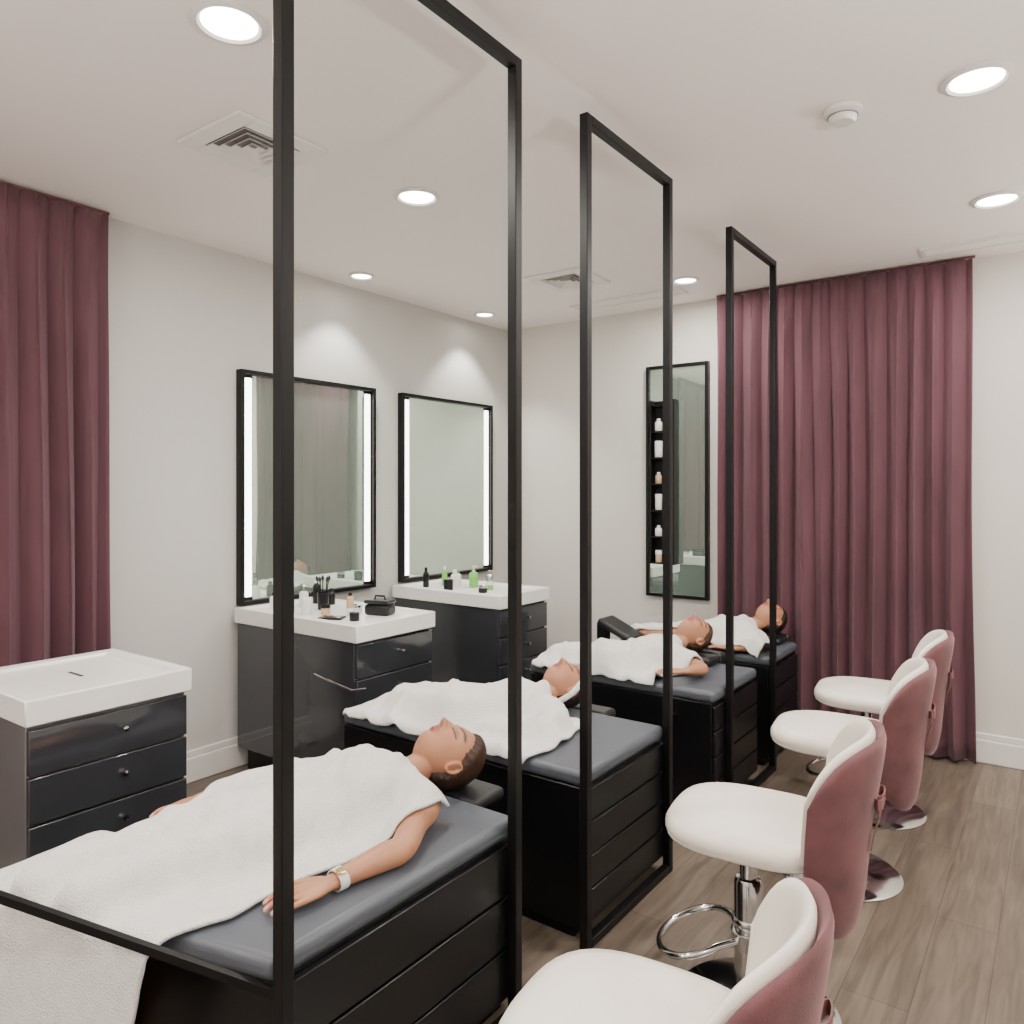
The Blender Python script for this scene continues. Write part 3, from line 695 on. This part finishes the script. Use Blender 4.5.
    for i in range(m+1):
        th = PI*i/m
        for k in range(n):
            a = 2*PI*k/n; d = V(math.sin(th)*math.cos(a), math.sin(th)*math.sin(a), math.cos(th))
            gval = -.84*d.y+.76*d.z + .15 + .04*noise.noise(d*5)
            if d.z < .25: gval -= .48*sstep(.25,-.1,d.z)*sstep(-.50,.1,d.y)
            q = math.atan2(d.x, .69*d.y+.72*d.z+1.4*(.76*d.z-.84*d.y)*.3)
            gval += .05*math.sin(31*q)*.6+.03*noise.noise(V(q*30,0,0))
            gv.append(gval); p = head_point(*d)
            sn = .5*math.sin(70*q+2*noise.noise(d*3))+.5*noise.noise(V(q*40,d.z*1.5,0))
            off = -.005+.020*sstep(-.03,.40,gval) + .0018*sn*sstep(0,.2,gval)
            p = p + p.normalized()*off
            vs.append(p); st.append(.5+.5*sn)
    for i in range(m):
        for k in range(n):
            q = (i*n+k,(i+1)*n+k,(i+1)*n+(k+1)%n,i*n+(k+1)%n)
            if min(gv[x] for x in q) > -.07: fs.append(q)
    hb = MB(); hb.add(vs,fs)
    bun = J.get('bun')
    if bun:
        hb.sphere(bun,(.036,.028,.038),28,18)
        st += [.5+.5*math.sin(k*2.3) for k in range(len(hb.v)-len(st))]
    hb.v = [hc + R @ (v*sc) - O for v in hb.v]
    ho = hb.build('hair', hairm, o, smooth=180)
    at = ho.data.attributes.new('strand','FLOAT','POINT'); at.data.foreach_set('value', np.array(st[:len(ho.data.vertices)],dtype=np.float32))
    if band:
        pts = [hc + R @ (V(.086*math.cos(a), .69*.116*math.sin(a)+.004, .74*.120*math.sin(a)+.0)*sc) - O for a in [2*PI*k/40 for k in range(40)]]
        MB().tube(pts,.013,10,closed=True,flat=.9).build('headband', M['towel'], o)
    if watch:
        wr = Vector(J['wrn']); el = Vector(J['eln']); d = (el-wr).normalized(); c0 = wr+d*.022; s = d.cross(V(0,0,1)).normalized(); u = s.cross(d)
        w = MB(); vs = []; fs = []
        for k in range(32):
            a = 2*PI*k/32
            for (e,r) in ((-.012,.0),(-.012,.003),(.012,.003),(.012,0)):
                vs.append(c0 + s*(.0268+r)*math.cos(a)+u*(.0218+r)*math.sin(a)+d*e-O)
        for k in range(32):
            for j in range(4): fs.append((k*4+j,k*4+(j+1)%4,((k+1)%32)*4+(j+1)%4,((k+1)%32)*4+j))
        w.add(vs,fs); wb = w.build('wristwatch', M['plastic'], o)
        Mx = Matrix((s,d,u)).transposed().to_4x4()
        MB().lathe([(.013,0),(.014,.003),(.012,.006),(0,.006)],n=24).xform(Matrix.Translation(c0+s*.012+u*.0215-O) @ Mx).build('watch_face', M['gold'], wb)
    return o, tree
TN = (.49,.225,.125)
J1 = dict(head=(-1.572,1.80,.650),crown=(.42,.88,-.12),face=(.08,.02,1),neck=(-1.635,1.635,.612),chest=(-1.645,1.53,P1+.082),waist=(-1.69,1.33,P1+.062),pelvis=(-1.725,1.14,P1+.060),
  side=(1,.15,0), shn=(-1.46,1.565,.602),eln=(-1.345,1.37,.586),wrn=(-1.375,1.165,.574),hdn=(-.20,-.98,-.015),thn=(-1,.1,0),
  shf=(-1.82,1.60,.602),elf=(-1.985,1.41,.588),wrf=(-2.045,1.245,.580),hdf=(.10,-1,-.03),thf=(1,0,0),
  hpn=(-1.66,1.10,.605),knn=(-1.74,.815,.592),ann=(-1.75,.87,.09),ton=(-1.75,.81,.018),hpf=(-1.79,1.10,.605),knf=(-1.87,.785,.592),anf=(-1.88,.84,.09),tof=(-1.88,.78,.018),
  footside=(1,0,0), s=.92, hs=1.0, leg=.68, hsc=1.0, flat=.80, bun=(0,-.095,-.03))
def poseB(dx,dy,P,**kw):
    J = dict(head=(-1.71,2.71,P+.105),crown=(.35,.92,-.08),face=(.10,.02,1),neck=(-1.75,2.56,P+.068),chest=(-1.775,2.475,P+.075),waist=(-1.865,2.365,P+.065),pelvis=(-1.955,2.31,P+.068),
      shn=(-1.605,2.475,P+.05),eln=(-1.56,2.33,P+.040),wrn=(-1.67,2.245,P+.030),hdn=(-.9,-.1,0),
      shf=(-1.925,2.575,P+.05),elf=(-2.06,2.53,P+.040),wrf=(-2.13,2.43,P+.030),hdf=(-.5,-.7,0),
      hpn=(-2.0,2.265,P+.055),knn=(-2.26,2.28,P+.04),ann=(-2.34,2.44,P+.032),ton=(-2.28,2.50,P+.030),
      hpf=(-2.02,2.36,P+.055),knf=(-2.24,2.40,P+.04),anf=(-2.21,2.58,P+.032),tof=(-2.12,2.62,P+.030))
    J.update(kw.pop('J',{}))
    J = {k:(v[0]+dx,v[1]+dy,v[2]) if k not in ('crown','face','hdn','hdf') else v for k,v in J.items()}
    J.update(side=(1,-.45,0),thn=(-1,.6,0),thf=(1,-.4,0),footside=(0,0,1),s=.82,hs=.95,leg=.55,flat=.85,hsc=.85,bun=(0,-.095,-.02)); J.update(kw); return J

def drape(label, near, far, tree, P, foot=None, ns=110, nt=72, seed=0, hang=.06):
    def pl(L,s):
        s = s*(len(L)-1); i = min(int(s),len(L)-2); f = s-i
        p0 = L[max(i-1,0)]; p1 = L[i]; p2 = L[i+1]; p3 = L[min(i+2,len(L)-1)]
        def cr(a,b,c,d,t): return 0.5*((2*b)+(c-a)*t+(2*a-5*b+4*c-d)*t*t+(3*b-a-3*c+d)*t**3)
        return cr(p0[0],p1[0],p2[0],p3[0],f), cr(p0[1],p1[1],p2[1],p3[1],f)
    X = np.zeros((ns,nt)); Y = np.zeros((ns,nt)); Z0 = np.zeros((ns,nt)); OV = np.zeros((ns,nt))
    for i in range(ns):
        a = pl(near,i/(ns-1)); c = pl(far,i/(ns-1))
        for j in range(nt):
            t_ = j/(nt-1); x = a[0]+(c[0]-a[0])*t_; y = a[1]+(c[1]-a[1])*t_
            edge = min(1, 0+max(0,1-min(j,nt-1-j)/4)+max(0,1-min(i,ns-1-i)/4))
            x += .007*edge*noise.noise(V(x*14+seed,y*14,1)); y += .007*edge*noise.noise(V(x*14+seed,y*14,7))
            yy = y
            if foot:
                yf = foot(x)
                if y < yf: OV[i,j] = yf-y; yy = yf
            h = tree.ray_cast(V(x,yy,2),V(0,0,-1))
            z = h[0].z if h[0] is not None and h[0].z > P else P
            X[i,j] = x; Y[i,j] = y; Z0[i,j] = z+.009
    Zc = Z0.copy()
    for it in range(120):
        A = np.pad(Zc,1,mode='edge'); av = (A[:-2,1:-1]+A[2:,1:-1]+A[1:-1,:-2]+A[1:-1,2:])/4
        Zc = np.maximum(Z0, av-.0010)
    A = Zc.copy()
    for it in range(3):
        Q = np.pad(A,1,mode='edge'); A = (Q[:-2,1:-1]+Q[2:,1:-1]+Q[1:-1,:-2]+Q[1:-1,2:]+2*A)/6
    Zc = np.maximum(A, Z0-.002)
    vs = []; fs = []
    for i in range(ns):
        for j in range(nt):
            x,y,z = X[i,j],Y[i,j],Zc[i,j]
            w = noise.noise(V(x*9+seed,y*4.0,seed))*.010+ .006*noise.noise(V(x*22+y*10+seed,y*6,3))
            q = math.sin((x*.9+y*.35)*44+6*noise.noise(V(x*3,y*3,seed)))
            w += .013*max(0,q)**3*(.4+abs(noise.noise(V(x*4+seed,y*4,2)))*2.0)
            z += max(-.001,w)
            o = OV[i,j]
            if o > 0:
                Rr = .045; a = min(o/Rr,PI/2); sw = .008*math.sin(x*42+o*5)*min(1,o/.1)
                y = foot(x) -hang*math.sin(a) - sw*.6 -.004
                z = z - Rr*(1-math.cos(a)) - max(0,o-Rr*PI/2)
            vs.append(V(x,y,z))
    for i in range(ns-1):
        for j in range(nt-1): fs.append((i*nt+j,i*nt+j+1,(i+1)*nt+j+1,(i+1)*nt+j))
    b = MB().add(vs,fs); mx = sum((v for v in vs),V(0,0,0))/len(vs)
    o = b.build('towel', M['towel'], None, loc=(mx.x,mx.y,P), smooth=180, solid=.008)
    if sum(p.normal.z for p in o.data.polygons) < 0: o.data.flip_normals()
    return tag(o,label,'towel','white towels over the clients')

p, tr = person('person on the nearest bed, eyes closed, wristwatch, arm outside the towel', J1, TN, M['hair1'], .0032, (-1.7,1.4,P1), watch=True)
drape('large white towel over the nearest client, hanging past the bed foot',
  [(-1.40,1.605),(-1.385,1.50),(-1.41,1.35),(-1.455,1.2),(-1.46,1.05),(-1.46,.95),(-1.50,.84),(-1.53,.72),(-1.56,.60),(-1.60,.44)],
  [(-1.86,1.68),(-1.97,1.58),(-2.04,1.42),(-2.04,1.30),(-2.01,1.19),(-2.03,1.05),(-2.08,.88),(-2.09,.65),(-2.09,.45),(-2.09,.26)], tr, P1, foot=yfA, seed=2)
JB = poseB(0,0,P2)
p, tr = person('person with white headband lying on the second bed', JB, TN, M['hair2'], .0040, (-1.85,2.4,P2), band=True)
drape('white towel over the client with the headband, second bed',
  [(-1.51,2.545),(-1.50,2.47),(-1.475,2.35),(-1.46,2.22),(-1.50,2.08)], [(-1.92,2.63),(-2.10,2.69),(-2.32,2.70),(-2.41,2.5),(-2.41,2.09)], tr, P2, foot=lambda x: 2.13, hang=.02, seed=9, ns=90, nt=80)
JC = poseB(.085,1.09,P3,J=dict(head=(-1.68,2.71,P3+.150),face=(.35,-.05,1),neck=(-1.735,2.56,P3+.09),eln=(-1.50,2.40,P3+.045),wrn=(-1.535,2.265,P3+.055),hdn=(-.75,-.62,.0)))
p, tr = person('person on the third bed with bare forearm resting on the towel edge', JC, (.50,.235,.135), M['hair3'], .0045, (-1.77,3.49,P3))
drape('white towel over the client with the bare forearm, third bed',
  [(-1.44,3.63),(-1.44,3.57),(-1.47,3.51),(-1.55,3.40),(-1.56,3.23)], [(-1.83,3.72),(-2.0,3.78),(-2.19,3.79),(-2.25,3.6),(-2.25,3.23)], tr, P3, foot=lambda x: 3.27, hang=.02, seed=15, ns=80, nt=70)
JD = poseB(.20,1.80,P4,J=dict(head=(-1.61,2.70,P4+.14),neck=(-1.70,2.57,P4+.09)))
p, tr = person('person on the farthest bed, partly hidden by the panel post', JD, TN, M['hair2'], .0045, (-1.65,4.2,P4))
drape('white towel over the client on the farthest bed', [(-1.33,4.345),(-1.31,4.27),(-1.30,4.2),(-1.31,4.14),(-1.33,4.03)], [(-1.72,4.43),(-1.88,4.49),(-2.07,4.50),(-2.14,4.35),(-2.14,4.03)], tr, P4, foot=lambda x: 4.07, hang=.02, seed=21, ns=70, nt=60)

# ------------------------------------------------------------------ camera, world
cd = bpy.data.cameras.new('camera'); cam = bpy.data.objects.new('camera', cd); C.objects.link(cam)
cam.location = (0,0,1.486); cam.rotation_euler = (PI/2,0,math.radians(36.22))
cd.sensor_width = 36; cd.lens = 36*755/1024; cd.shift_y = -22/1024; cd.clip_start = .02
bpy.context.scene.camera = cam
w = bpy.data.worlds.new('world'); bpy.context.scene.world = w; w.use_nodes = True
w.node_tree.nodes['Background'].inputs[0].default_value = (.9,.92,1,1); w.node_tree.nodes['Background'].inputs[1].default_value = .3
